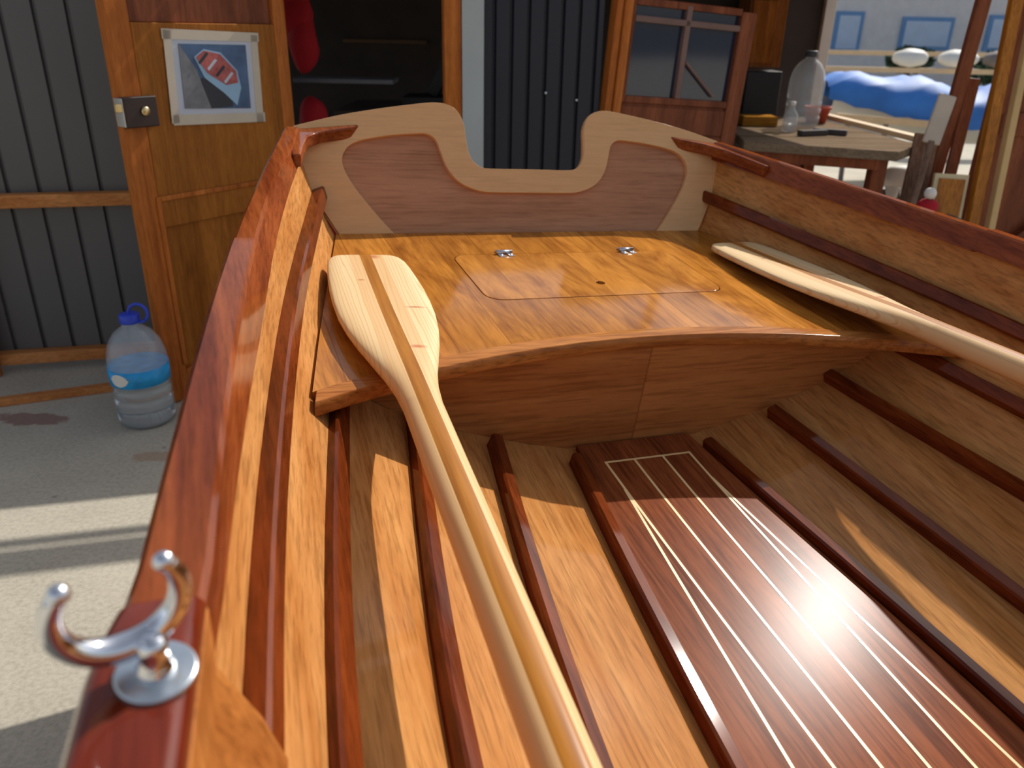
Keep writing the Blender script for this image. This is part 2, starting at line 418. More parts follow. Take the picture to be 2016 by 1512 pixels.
# transom: ply panel with pale frame doubled on its inner face
half = [(.0, .287), (.085, .287), (.108, .2895), (.123, .299), (.132, .315), (.1355, .338), (.138, .365), (.147, .384), (.163, .396), (.195, .401), (.25, .395), (.33, .383), (.40, .370), (.4805, .351)]
top = smooth_curve(half, 4, closed=False)
hull = [(.486, .335), (.470, .290), (.452, .236), (.415, .18), (.396, .155), (.29, .105), (.17, .06), (.06, .02)]
right = top+hull
outl = right+[(-a, b) for a, b in reversed(right) if a > 1e-4]
NT_ = Vector((0, -1, RK)).normalized()
bm = plate(outl, [], lambda a, b: tp(a, b, -.0075)*S, .0075*S, -NT_*-1)
# the plate grows towards the bow from 7.5 mm behind the inner face
transom = from_bm('transom', bm, M_OKOUME_T, boat)
ih = [(0, .2445), (.075, .2445), (.115, .247), (.155, .261), (.180, .286), (.192, .315), (.200, .335), (.216, .345), (.24, .3455), (.30, .340), (.36, .329), (.386, .313), (.393, .290), (.377, .257), (.345, .218), (.305, .176), (.25, .13)]
ihs = smooth_curve(ih, 4, closed=False)
inner = ihs+[(-a, b) for a, b in reversed(ihs) if a > 1e-4]
bm = plate(outl, [inner], lambda a, b: tp(a, b, 0)*S, .010*S, NT_)
from_bm('transom_frame', bm, M_FRAME, transom, bevel=.004, seg=3)
# bulkhead under the stern seat
def zseat(y): return .2-.034*(y+.12)
bh = []
for i in range(4): p = kn(i, .0); bh.append((p.x, p.z-.001))
zb = zseat(0)-.0145
bh = [(0, -.006)]+bh+[(hullw(0, zb), zb)]
bo = bh+[(-a, b) for a, b in reversed(bh) if a > 0]
bm = plate(bo, [], lambda a, b: Vector((a, .003, b))*S, .009*S, (0, 1, 0))
from_bm('bulkhead', bm, M_BULK, boat)
# stern seat with a curved front edge, trim and hatch
def arc(x): return -.002-.41*x*x
def seat_outline(front, y1):
    pts = []
    xs = [i/20 for i in range(-20, 21)]
    we = .5
    # find end where arc meets hull
    wr = .56
    for _ in range(20): wr = hullw(arc(wr)+front, zseat(arc(wr)+front)-.006)-.001
    for t in xs: x = t*wr; pts.append((x, arc(x)+front))
    yE = YT+RK*zseat(.54)-.012
    n = 14; side = []
    y0 = arc(wr)+front
    for k in range(1, n+1):
        y = y0+(yE-y0)*k/n; side.append((hullw(y, zseat(y)-.006)-.001, y))
    back = [(-a, b) for a, b in reversed(side)]
    return pts+side+back
def sv(x, y, dz=0.): return Vector((x, y, zseat(y)+dz))
HX0, HX1, HY0, HY1 = -.222, .246, .172, .396
def rrect(x0, x1, y0, y1, r, g=0., n=7):
    o = []
    for cx, cy, a0 in ((x1-r, y1-r, 0), (x0+r, y1-r, 90), (x0+r, y0+r, 180), (x1-r, y0+r, 270)):
        for k in range(n+1):
            a = R(a0+90*k/n); o.append((cx+(r+g)*math.cos(a), cy+(r+g)*math.sin(a)))
    return o
so_ = seat_outline(.030, .5)
bm = plate(so_, [rrect(HX0, HX1, HY0, HY1, .03, .0018)], lambda a, b: sv(a, b)*S, .013*S, (0, 0, -1))
seat = from_bm('stern_seat', bm, M_SEAT, boat)
bm = plate(rrect(HX0, HX1, HY0, HY1, .03), [[(.014+.0085*math.cos(a), .232+.0085*math.sin(a)) for a in [2*math.pi*k/16 for k in range(16)]]], lambda a, b: sv(a, b, .0006)*S, .012*S, (0, 0, -1))
lid = from_bm('hatch_lid', bm, M_LID, boat, bevel=.0015)
# trim strip along the front edge
rows = []
wr = .56
for _ in range(20): wr = hullw(arc(wr), zseat(arc(wr))-.010)-.002
for k in range(41):
    x = -wr+2*wr*k/40; y = arc(x); e = .0305; z = zseat(y)
    lim = lambda xx, yy: max(-hullw(yy, zseat(yy)-.012)+.001, min(hullw(yy, zseat(yy)-.012)-.001, xx))
    sec = [(y+.001, z-.005), (y+.0045, z+.0004), (y+e, z+.0004), (y+e, z-.016), (y+.0, z-.019), (y-.001, z-.012)]
    rows.append([Vector((lim(x, yy), yy, zz))*S for yy, zz in sec])
from_bm('front_trim', loft(rows), M_TRIM, seat, bevel=.0015)
# hatch hinges
def hinge(cx, cy, ang):
    bm = bmesh.new(); M = Matrix.Translation(sv(cx, cy, .001)*S) @ Matrix.Rotation(ang, 4, 'Z')
    for sx in (-1, 1):
        add_box(bm, (sx*.008, .010, .001), (.011, .018, .002), M=M)
        add_box(bm, (sx*.011, -.010, .001), (.012, .018, .002), M=M)
    add_box(bm, (0, 0, .0015), (.034, .006, .003), M=M)
    for px_, py_ in ((-.011, -.012), (.011, -.012), (-.008, .012), (.008, .012)):
        bmesh.ops.create_uvsphere(bm, u_segments=10, v_segments=6, radius=.0032, matrix=M @ Matrix.Translation((px_, py_, .002)) @ Matrix.Diagonal((1, 1, .5, 1)))
    o = from_bm('hinge', bm, M_STEEL, lid, bevel=.0006)
    rows = tube_rows([M @ Vector((-.018, 0, .004)), M @ Vector((.018, 0, .004))], .0038, 12)
    o2 = from_bm('hinge_pin', loft(rows), M_STEEL, lid, smooth=True)
hinge(-.116, .396, .1); hinge(.152, .398, .1)
# cleat carrying the seat end on the starboard side
# bottom board with pale inlay lines
def bz(y): return .0035+max(0, (y+.1))*0
rows = []
for k in range(31):
    y = -1.3+(1.3-.003)*k/30; hw = kn(0, y).x-.0145
    z0 = kn(0, y).z
    rows.append([Vector(p)*S for p in ((-hw, y, z0+.001), (hw, y, z0+.001), (hw, y, z0+.0065), (hw-.002, y, z0+.0085), (-hw+.002, y, z0+.0085), (-hw, y, z0+.0065))])
board = from_bm('bottom_board', loft(rows), M_BOARD, boat)
def inlay(pts, w_=.0042):
    rows = []
    for i, (x, y) in enumerate(pts):
        a = Vector(pts[max(i-1, 0)]); b = Vector(pts[min(i+1, len(pts)-1)]); t = (b-a).normalized(); n = Vector((-t.y, t.x))*w_/2
        z = kn(0, y).z+.0085
        rows.append([Vector((x+n.x, y+n.y, z-.001))*S, Vector((x+n.x, y+n.y, z+.0003))*S, Vector((x-n.x, y-n.y, z+.0003))*S, Vector((x-n.x, y-n.y, z-.001))*S])
    from_bm('inlay_strip', loft(rows), M_INLAY, board)
yI = -.055
def outw(y): t = (yI-y); return .078+max(0, t-.09)*.082+.0*t
for s in (-1, 1):
    inlay([(s*.0265, yI-1.1*k/12) for k in range(13)])
    inlay([(s*.0785, yI-1.1*k/12) for k in range(13)])
    inlay([(s*(.0785+.0008+(k/12)*1.02*.092), yI-.07-1.02*k/12) for k in range(13)])
inlay([(-.0805, yI), (.0805, yI)])
# oarlock pads on both rails
def pad(s):
    rows = []
    for k in range(13):
        t = k/12; y = -.630-.30*t; p = kn(5, y)
        e = (.5, .15, 0)[min(k, 12-k, 2)]
        wi = p.x-.0265; wo = p.x+.0225-.010*e
        zt = p.z+.023-.012*e
        sec = [(wi+.001, p.z-.008), (wi, zt-.007), (wi+.004, zt-.0015), (wi+.009, zt), (wo-.010, zt), (wo-.004, zt-.002), (wo, zt-.009), (wo+.001, p.z-.036), (p.x+.002, p.z-.036), (p.x+.002, p.z-.008)]
        rows.append([Vector((x*s, y, z))*S for x, z in sec])
    from_bm('oarlock_pad', loft(rows), M_PAD, boat, bevel=.003, seg=3)
    rows = []
    for k in range(13):
        t = k/12; y = -.6295-.301*t; p = kn(5, y); a = kn(4, y)
        wi = p.x-.0270
        zl = a.z+.0135*0-.004
        xi = a.x-.0245
        g = (0, .75, 1)[min(k, 12-k, 2)]
        m = .5
        sec = [(p.x-.004, p.z+.004), (wi, p.z+.006), (wi-.002*g-.001, p.z-.04), (xi+(wi-xi)*.35-.003*g, (p.z+zl)/2-.02), (xi-.001, zl+.006), (xi+.002, zl), (a.x-.002, zl)]
        rows.append([Vector((x*s, y, z))*S for x, z in sec])
    return from_bm('pad_bracket', loft(rows), M_BRKT, boat, bevel=.002)
pad(-1); pad(1)
# thwart further forward, on which the oars rest
rows = []
for k in range(9):
    y = -1.3+.2*k/8; z = .238; hw = hullw(y, z)-.002
    rows.append([Vector(p)*S for p in ((-hw, y, z-.018), (hw, y, z-.018), (hw, y, z), (-hw, y, z))])
from_bm('thwart', loft(rows), M_SEAT, boat, bevel=.003)

# low trestles that carry the keel
for yk, lb in ((.12, 'plain timber trestle under the stern of the boat'), (-1.75, 'plain timber trestle under the fore part of the boat')):
    P = BOAT_M @ (Vector((0, yk, -.0525+.004))*S)
    tr0 = empty('boat_trestle', (P.x, P.y, 0), rz=math.atan2(.357, .932)); tag(tr0, lb, 'trestle')
    def tb_(name, a, b, w_, t_):
        bm = bmesh.new(); bar(bm, a, b, w_, t_); from_bm(name, bm, M_MAHOG, tr0)
    zt = P.z-.012
    tb_('beam', (-.24, 0, zt-.035), (.24, 0, zt-.035), .06, .05)
    for sx in (-.2, .2):
        for dy_ in (-.12, .12): tb_('leg', (sx, 0, zt-.04), (sx, dy_, 0), .035, .035)

# ---------------------------------------------------------------- oars (boat frame placed, each a thing of its own)
def oar(tip, far, label, roll=0.):
    tip = Vector(tip)*S; far = Vector(far)*S
    y = (tip-far).normalized(); x = y.cross(Vector((0, 0, 1))).normalized(); z = x.cross(y)
    M = Matrix((x, y, z)).transposed().to_4x4() @ Matrix.Rotation(roll, 4, 'Y'); M.translation = tip
    root = empty('oar', M=BOAT_M @ M); tag(root, label, 'oar', None)
    # stations: distance from tip, half width, half thickness  (boat units)
    st = [(0, .046, .0060), (.004, .0535, .0076), (.012, .060, .0082), (.03, .0655, .0085), (.06, .069, .0085), (.11, .0722, .0086), (.16, .0742, .0088), (.21, .0742, .0092), (.26, .0720, .0098),
          (.31, .0660, .0112), (.36, .0565, .0128), (.41, .0445, .0145), (.45, .0345, .0160), (.49, .0275, .0172), (.53, .0240, .0180)]
    rows = []
    def sec(d, a, b, e):
        r = []
        for k in range(28):
            t = 2*math.pi*k/28; c, s_ = math.cos(t), math.sin(t)
            r.append(Vector((a*math.copysign(abs(c)**e, c), -d, b*math.copysign(abs(s_)**e, s_)))*S)
        return r
    for d, a, b in st: rows.append(sec(d, a, b, .45+.45*min(1, d/.5)**1.5))
    bmb = loft(rows, cap=False); bmb.verts.ensure_lookup_table(); bmb.faces.new(bmb.verts[:28])
    from_bm('blade', bmb, M_PINE, root, smooth=True)
    rows = [sec(d, .0240-.002*min(1, (d-.53)/.4), .018+.003*min(1, (d-.53)/.3), .9) for d in (.53, .6, .7, .85, 1.0, 1.2, 1.4, 1.6)]
    from_bm('shaft', loft(rows, cap=False), M_PINE, root, smooth=True)
    rows = [sec(d, a, a, 1.) for d, a in ((1.6, .017), (1.62, .0135), (1.75, .014), (1.80, .013), (1.805, .008))]
    from_bm('grip', loft(rows), M_PINE, root, smooth=True)
    return root
def pt_on(px_x, y, x, z): return (x, y, z)
oar((-.398, .338, .203), (-.4575, -.682, .245), 'pale pine oar with brown centre stripe resting on the left side of the stern seat')
oar((.398, .385, .1965), (.436, -.31, .262), 'pale pine oar lying along the right side of the boat by the far gunwale')

# ---------------------------------------------------------------- oarlock on the left pad
pc = Vector((-.690, -.687, 0)); pc.z = kn(5, -.687).z+.0232
olM = BOAT_M @ Matrix.Translation(pc*S)
ol = empty('oarlock', M=olM); tag(ol, 'chrome horned oarlock on a round plate, on the near left gunwale', 'oarlock')
bm = lathe([(.0005, 0), (.0172*S, 0), (.0176*S, .0012), (.0176*S, .0025), (.0168*S, .0034), (.0005, .0036)], 40)
from_bm('base_plate', bm, M_ZINC, ol, bevel=.0004)
bm = lathe([(.0005, .003), (.0082*S, .003), (.0082*S, .0065), (.0066*S, .008), (.0062*S, .017), (.0064*S, .022), (.003*S, .026)], 28)
from_bm('stem', bm, M_CHROME, ol, smooth=True)
hx = Vector((.96, .28, 0)).normalized(); c = Vector((-.0112, .004, .0415)); rr = .0250
up = Vector((-.10, -.02, 1)).normalized(); up = (up-hx*up.dot(hx)).normalized()
path, rad = [], []
for k in range(41):
    a = R(-218+(256)*k/40); path.append((c+hx*rr*math.cos(a)*1.02+up*rr*math.sin(a)*1.0)*S)
    m = abs(k-20)/20; rad.append((.0068-.0027*m)*S)
path[0] = path[0]+(-hx*.0)*S
rows = tube_rows(path, rad, 18, up=hx.cross(up))
from_bm('horn', loft(rows), M_CHROME, ol, smooth=True)
for e in (0, 40):
    bm = bmesh.new(); bmesh.ops.create_uvsphere(bm, u_segments=18, v_segments=12, radius=.0047*S, matrix=Matrix.Translation(path[e]))
    from_bm('horn_tip', bm, M_CHROME, ol, smooth=True)

# ================================================================ the yard and the shed
def fY(x): return 3.03+.25*x                      # facade line
FA = math.atan(.25)
M_CORR = plain('dark_corrugated_steel', srgb(96, 93, 92), .45, var=.08, scale=2)
M_NAVY = plain('navy_corrugated_steel', srgb(36, 38, 48), .5, var=.1, scale=2)
M_GREY = plain('pale_grey_paint', srgb(176, 182, 182), .6, var=.04)
M_DOORW = wood('stained_pine_door', srgb(206, 124, 58), srgb(150, 78, 30), axis='Z', coat=.3, coatr=.3, band=3, fine=.3, knots=.8, bump=.05)
M_DOORW2 = wood('stained_door_panel', srgb(184, 116, 48), srgb(134, 78, 26), axis='Z', coat=.3, coatr=.3, band=3, fine=.3, knots=.9, bump=.05, off=2.)
M_BROWN = wood('brown_door_wood', srgb(150, 88, 60), srgb(104, 56, 38), axis='Z', coat=.3, coatr=.3, band=3, fine=.3, bump=.05)
M_BEAM = wood('raw_beam', srgb(222, 156, 100), srgb(186, 116, 66), axis='X', coat=0, band=3, fine=.3, bump=.05)
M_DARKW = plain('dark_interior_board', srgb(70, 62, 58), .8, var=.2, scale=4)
M_BENCH = wood('worn_bench_top', srgb(150, 132, 112), srgb(112, 94, 76), axis='X', coat=0, band=3, fine=.4)
M_RAWW = plain('raw_pine', srgb(220, 190, 150), .7, var=.08)
M_BLACK = plain('black_plastic', srgb(26, 26, 28), .5, var=.1)
M_RED = plain('red_cloth', srgb(176, 20, 34), .8, var=.15)
M_BLUET = plain('blue_tarp', srgb(56, 120, 200), .6, var=.3, scale=3)
M_WHITE = plain('white_paint', srgb(226, 222, 212), .6, var=.04)
M_BRASS = plain('brass', (.75, .56, .28, 1), .3, 1., var=.1)
M_TERRA = plain('terracotta', srgb(176, 70, 48), .7, var=.1)
M_GREEN = plain('leaf_green', srgb(78, 98, 74), .8, var=.35, scale=20)
M_PALEB = plain('pale_render', srgb(204, 204, 208), .8, var=.06)
M_BLUEF = plain('blue_window_frame', srgb(96, 140, 190), .5, var=.05)
M_PAPER = plain('masking_tape', srgb(206, 192, 172), .8, var=.05)

def glass(name, col, rough=.02, ior=1.45):
    t = NT(name); t.b.inputs['Base Color'].default_value = col; t.b.inputs['Roughness'].default_value = rough
    t.b.inputs['Transmission Weight'].default_value = 1; t.b.inputs['IOR'].default_value = ior; return t.m
M_PET = plain('clear_plastic', (.62, .66, .68, 1), .12, coat=1., var=.03)
M_PET.node_tree.nodes['Principled BSDF'].inputs['Alpha'].default_value = .34
M_PANE = plain('window_glass', srgb(34, 44, 66), .06, var=.1, coat=1.)
M_SKYPANE = plain('bright_window_pane', srgb(176, 196, 226), .1, var=.04, coat=1.)

# ground
bm = bmesh.new(); bmesh.ops.create_grid(bm, x_segments=2, y_segments=2, size=30, matrix=Matrix.Translation((0, 12, 0)))
tag(from_bm('floor', bm, M_CONC), 'pale concrete yard floor', None, kind='structure')

def corrugated(name, x0, x1, z0, z1, mat, pitch, rib=.022, off=.0, kind='structure', a=3.03, b=.25, phase=0.):
    """trapezoid-ribbed sheet standing on the facade line from x0 to x1"""
    d = Vector((1, b, 0)).normalized(); n = Vector((b, -1, 0)).normalized()     # n faces the camera
    L = (x1-x0)*math.sqrt(1+b*b); o = Vector((x0, a+b*x0, 0))+n*off
    prof = [(0, 0)]; u = pitch*phase
    while u < L:
        for du, h in ((.0, 0), (rib*.35, -.014), (rib*1.0, -.014), (rib*1.35, 0)):
            if 0 < u+du < L: prof.append((u+du, h))
        u += pitch
    prof.append((L, 0))
    rows = []
    for z in (z0, z1):
        rows.append([o+d*u_+n*h+Vector((0, 0, z)) for u_, h in prof]+[o+d*u_+n*(-.03)+Vector((0, 0, z)) for u_ in (L, 0)])
    ob = from_bm(name, loft(rows), mat)
    return ob
EAVE = 1.28  # walls and roof shaped low, out of view, to let sun onto the boat
wl_ = corrugated('wall_left', -2.9, -.80, .06, EAVE, M_CORR, .094, rib=.011, phase=.45)
tag(wl_, 'dark grey corrugated steel wall left of the open wooden door', None, kind='structure')
wf = corrugated('wall_front', -.125, .30, .0, EAVE, M_NAVY, .062, rib=.012, phase=.5)
tag(wf, 'navy corrugated steel wall between grey post and window door', None, kind='structure')
# bolt heads on the navy sheet are parts of it
for x, z in ((.1, .93), (.215, .905), (.13, .60)):
    bm = bmesh.new(); bmesh.ops.create_uvsphere(bm, u_segments=10, v_segments=6, radius=.006, matrix=Matrix.Translation((x, fY(x)-.004, z)))
    from_bm('screw', bm, M_ZINC, wf, smooth=True)
d_ = Vector((1, .25, 0)).normalized(); n_ = Vector((.25, -1, 0)).normalized()
def fbar(name, x0, x1, z0, z1, mat, off=.0, th=.03, parent=None, bevel=.003):
    bm = bmesh.new(); rows = []
    for z in (z0, z1):
        rows.append([Vector((x, fY(x), z))+n_*o for x, o in ((x0, off), (x1, off), (x1, off+th), (x0, off+th))])
    return from_bm(name, loft(rows), mat, parent, bevel=bevel)
# timber rails and sill across the left wall
tag(fbar('trim_1', -2.9, -.86, .575, .618, M_BEAM, .0, .045), 'horizontal orange timber rail across the dark corrugated wall', kind='structure')
tag(fbar('trim_2', -2.9, -.9, .03, .072, M_BEAM, .0, .045), 'bottom timber rail of the dark corrugated wall', kind='structure')
st = fbar('trim_3', -1.93, -1.80, .0, .62, M_BEAM, .046, .03); tag(st, 'short upright timber at the left edge of the wall', kind='structure')
bm = bmesh.new(); bar(bm, (-1.95, 2.16, .012), (-1.22, 2.48, .012), .035, .024)
tag(from_bm('trim_4', bm, M_BEAM, bevel=.003), 'timber strip lying on the ground before the wall', kind='structure')
# door post, grey post, lintels
tag(fbar('trim_5', -.262, -.205, 0, EAVE, M_DOORW, -.02, .05), 'orange timber door post beside the grey post', kind='structure')
tag(fbar('trim_6', -.203, -.128, 0, EAVE, M_GREY, .0, .03), 'pale grey corner post of the navy wall', kind='structure')
tag(fbar('trim_7', -.82, .92, EAVE, EAVE+.03, M_BEAM, -.06, .07), 'head beam over the doors', kind='structure')
tag(fbar('trim_8', -2.9, .75, 1.54, 1.57, M_BEAM, -.02, .02), 'thin rail added above the eaves to cast a shade stripe', kind='structure')  # upper rails and posts: added out of view to stripe the ground with shade
tag(fbar('trim_9', -2.9, .75, 1.605, 1.71, M_BEAM, -.02, .03), 'thick rail added above the eaves to cast a shade band', kind='structure')
for i, x in enumerate((-2.88, .72)):
    tag(fbar('trim_%d' % (10+i), x, x+.03, EAVE, 1.71, M_BEAM, -.05, .03), 'short added post carrying the shade casting rails', kind='structure')
# shed roof and inner walls
bm = bmesh.new()
rows = [[Vector((x, fY(x)+yo+.02, EAVE+.001+zo)) for x, yo, zo in ((-2.9, 0, 0), (1.0, 0, 0), (1.0, 1.5, .55), (-2.9, 2.1, .75))],
        [Vector((x, fY(x)+yo+.02, EAVE+.03+zo)) for x, yo, zo in ((-2.9, 0, 0), (1.0, 0, 0), (1.0, 1.5, .55), (-2.9, 2.1, .75))]]
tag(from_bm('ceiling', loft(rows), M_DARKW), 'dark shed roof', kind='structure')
rows = [[Vector(p) for p in ((.9, 3.3, z), (1.62, 3.48, z), (1.62, 4.75, z+.25), (.9, 4.75, z+.25))] for z in (1.36, 1.39)]
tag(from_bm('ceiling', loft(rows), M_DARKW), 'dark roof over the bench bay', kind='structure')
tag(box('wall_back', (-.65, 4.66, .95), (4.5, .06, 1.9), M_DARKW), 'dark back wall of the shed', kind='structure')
tag(box('trim_15', (2.2, 3.27, 1.40), (1.7, .05, .06), M_DARKW), 'dark head beam the frames lean against', kind='structure')
tag(box('trim_16', (3.03, 3.27, .68), (.05, .05, 1.38), M_DARKW), 'dark post carrying the head beam', kind='structure')
tag(box('trim_13', (1.625, 4.62, .66), (.055, .06, 1.32), M_WHITE, None), 'beige upright of the far doorway', kind='structure')

# ---- left door leaf, opened towards the yard
DA = math.atan2(.83, .555)
dM = Matrix.Translation((-1.107, 2.318, .004)) @ Matrix.Rotation(DA, 4, 'Z')   # local x along the leaf, -y towards the camera, z up
door = empty('door_1', M=dM); tag(door, 'open orange stained pine door with sunken panels', None, kind='structure')
W_ = .62; TH = .035; HT = 1.62
def dbox(name, x0, x1, z0, z1, y0, y1, mat, parent, bevel=.003):
    return box(name, ((x0+x1)/2, (y0+y1)/2, (z0+z1)/2), (x1-x0, y1-y0, z1-z0), mat, parent, bevel=bevel)
dbox('stile', 0, .07, 0, HT, 0, TH, M_DOORW, door); dbox('stile', W_-.05, W_, 0, HT, 0, TH, M_DOORW, door)
dbox('rail', .07, W_-.05, 0, .10, 0, TH, M_DOORW, door); dbox('rail', .07, W_-.05, .565, 1.135, .0, TH, M_DOORW2, door)
dbox('panel', .07, W_-.05, .10, .565, .014, .026, M_DOORW2, door)
dbox('panel', .07, W_-.05, 1.135, 1.56, .014, .026, M_BROWN, door); dbox('rail', .07, W_-.05, 1.56, HT, 0, TH, M_DOORW, door)
# mouldings that frame the lower panel
dbox('moulding', .075, W_-.055, .645, .66, -.006, .0, M_DOORW, door, .002)
dbox('moulding', .06, .075, .12, .66, -.006, .0, M_DOORW, door, .002)
lk = dbox('lock_case', -.003, .10, .862, .945, -.022, 0, plain('lock_brown', srgb(58, 40, 36), .4), door, .004)
bm = lathe([(.0005, 0), (.013, 0), (.0135, .006), (.010, .009), (.0005, .009)], 20)
bmesh.ops.transform(bm, matrix=Matrix.Translation((.058, -.022, .905)) @ Matrix.Rotation(R(90), 4, 'X'), verts=bm.verts)
from_bm('lock_cylinder', bm, M_BRASS, lk, smooth=True)
dbox('lock_bolt', -.022, .0, .905, .928, -.018, -.004, M_BRASS, lk, .002)
dbox('strike_edge', -.006, -.003, .865, .942, -.02, .02, M_STEEL, lk, .001)
# ---- taped photograph of a rowing boat
prM = dM @ Matrix.Translation((.325, -.003, .985)) @ Matrix.Rotation(R(2.5), 4, 'Y')
pr = empty('taped_photograph', M=prM); tag(pr, 'colour print of a small boat taped to the open orange door', 'photograph')
M_PRB = plain('print_water', srgb(72, 98, 134), .4, var=.3, scale=14); M_PRG = plain('print_quay', srgb(122, 122, 126), .5, var=.15, scale=40)
M_PRH = plain('print_hull', srgb(150, 186, 214), .4, var=.1); M_PRR = plain('print_inside', srgb(176, 88, 84), .4, var=.3, scale=60)
M_PRW = plain('print_paper', srgb(196, 200, 212), .5, var=.03); M_PRD = plain('print_shadow', srgb(52, 54, 62), .5, var=.1)
def flat(name, pts, y, mat, parent):
    bm = plate([(a, b) for a, b in pts], [], lambda a, b: Vector((a, y, b)), .0012, (0, -1, 0)); return from_bm(name, bm, mat, parent)
flat('paper', [(-.15, -.108), (.145, -.113), (.14, .118), (-.148, .112)], .0, M_PRW, pr)
flat('picture', [(-.122, -.088), (.118, -.092), (.116, .095), (-.122, .09)], -.0013, M_PRB, pr)
flat('picture_quay', [(-.122, -.088), (-.03, -.09), (-.07, .02), (-.122, .09)], -.0024, M_PRG, pr)
flat('picture_shadow', [(-.03, -.09), (.05, -.085), (.05, -.055), (-.045, .0), (-.06, -.005)], -.0030, M_PRD, pr)
flat('picture_boat', [(-.075, .055), (-.04, .078), (.02, .07), (.075, .02), (.085, -.03), (.065, -.082), (.02, -.045), (-.045, -.002)], -.0036, M_PRH, pr)
flat('picture_boat_inside', [(-.07, .055), (-.04, .074), (.015, .066), (.07, .018), (.074, -.015), (.03, -.022), (-.035, .012)], -.0048, M_PRR, pr)
for i in range(4):
    x = -.045+i*.028; z = .058-i*.018
    flat('picture_thwart', [(x-.018, z-.016), (x-.012, z-.022), (x+.02, z+.008), (x+.012, z+.012)], -.0058, M_PRW if i % 2 else M_PRD, pr)
for pts in ([(-.172, .10), (.168, .106), (.168, .132), (-.172, .128)], [(-.165, -.135), (.172, -.135), (.172, -.106), (-.165, -.105)],
            [(-.170, -.13), (-.145, -.128), (-.142, .125), (-.168, .125)], [(.138, -.135), (.166, -.135), (.163, .125), (.138, .125)]):
    flat('tape_strip', pts, -.0014, M_PAPER, pr)

# ---- water jugs
def jug(loc, k, label, capmat, water=True, lab=True, group=None, handle=True):
    root = empty('water_jug', loc=loc); tag(root, label, 'jug', group)
    prof = [(.001, .004), (.070, .0), (.080, .008), (.084, .02), (.085, .05), (.081, .056), (.085, .062), (.085, .085), (.081, .091), (.085, .097), (.085, .12), (.081, .126), (.085, .132), (.086, .16), (.086, .205), (.084, .225), (.074, .262), (.054, .293), (.034, .308), (.026, .314), (.024, .325), (.0235, .34), (.001, .3405)]
    bm = lathe([(r*k, z*k) for r, z in prof], 40); from_bm('bottle', bm, M_PET, root, smooth=True)
    if water:
        wp = [(r*k-.002, z*k) for r, z in prof if z < .18][1:]
        bm = lathe([(.001, .006)]+[(r, max(z, .006)) for r, z in wp]+[(.083*k, .178*k), (.001, .178*k)], 40)
        from_bm('water', bm, glass('water', (.92, .96, .98, 1), 0, 1.33), root, smooth=True)
    if lab:
        bm = lathe([(.0865*k, .140*k), (.0868*k, .140*k), (.0868*k, .192*k), (.0865*k, .192*k)], 40)
        lb = from_bm('label', bm, plain('blue_label', srgb(40, 160, 226), .4, var=.25, scale=30), root, smooth=True)
        rows = []
        for i in range(9):
            a = R(-128+i*5.2); h = .020*math.sin(math.pi*(i+.001)/8.002)**.6
            rows.append([Vector((.0876*k*math.cos(a), .0876*k*math.sin(a), (.166+e*h)*k)) for e in (-1, 1)])
        from_bm('label_badge', loft(rows, closed_sec=False, cap=False), M_WHITE, lb)
    bm = lathe([(.001, .322*k), (.027*k, .322*k), (.029*k, .326*k), (.029*k, .346*k), (.026*k, .350*k), (.001, .350*k)], 24)
    from_bm('cap', bm, capmat, root, smooth=True)
    if handle:
        path = [Vector((.022*k+.028*k*math.cos(a)+.006, 0, .352*k+.028*k*math.sin(a))) for a in [2*math.pi*i/20-.9 for i in range(21)]]
        from_bm('handle', loft(tube_rows(path, .0045*k, 10, up=Vector((0, 1, 0)))), capmat, root, smooth=True)
    return root
M_BCAP = plain('blue_cap', srgb(46, 72, 196), .4, var=.05)
j = jug((-1.141, 2.215, .001), 1.0, 'clear water jug with blue cap, standing on the concrete by the open door', M_BCAP)
j.rotation_euler = (0, 0, .0)

# ---- window door, leaning a little in its frame
wdM = Matrix.Translation((.262, 3.075, 0)) @ Matrix.Rotation(math.atan2(.36, .93), 4, 'Z') @ Matrix.Rotation(R(3.6), 4, 'Y')
wd = empty('door_2', M=wdM); tag(wd, 'brown wooden door with a four pane window', None, kind='structure')
dbox('jamb', -.0, .028, 0, 1.25, -.02, .03, M_DOORW, wd); dbox('jamb', .03, .062, 0, 1.25, -.03, .02, M_DOORW, wd)
dbox('lower_panel', .062, .60, 0, .905, .0, .03, M_BROWN, wd)
for i in range(3): dbox('panel_board', .075, .585, .60+.1*i, .695+.1*i, -.006, .0, M_BROWN, wd, .002)
dbox('stile', .062, .085, .905, 1.25, -.01, .03, M_BROWN, wd); dbox('stile', .535, .60, .0, 1.25, -.012, .03, M_BROWN, wd)
dbox('window_rail', .085, .535, .905, .93, -.01, .03, M_BROWN, wd); dbox('window_rail', .085, .535, 1.235, 1.26, -.01, .03, M_BROWN, wd)
M_MUNT = plain('muntin_wood', srgb(120, 92, 84), .6)
dbox('muntin', .295, .318, .93, 1.25, -.012, .02, M_MUNT, wd); dbox('muntin', .085, .535, 1.18, 1.202, -.012, .02, M_MUNT, wd)
pn = dbox('pane', .085, .535, .93, 1.24, .010, .016, M_PANE, wd, 0)
bm = bmesh.new(); bar(bm, (.325, .004, 1.06), (.47, .004, .945), .008, .02, up=Vector((0, 1, 0)))
from_bm('brace', bm, M_MUNT, wd)

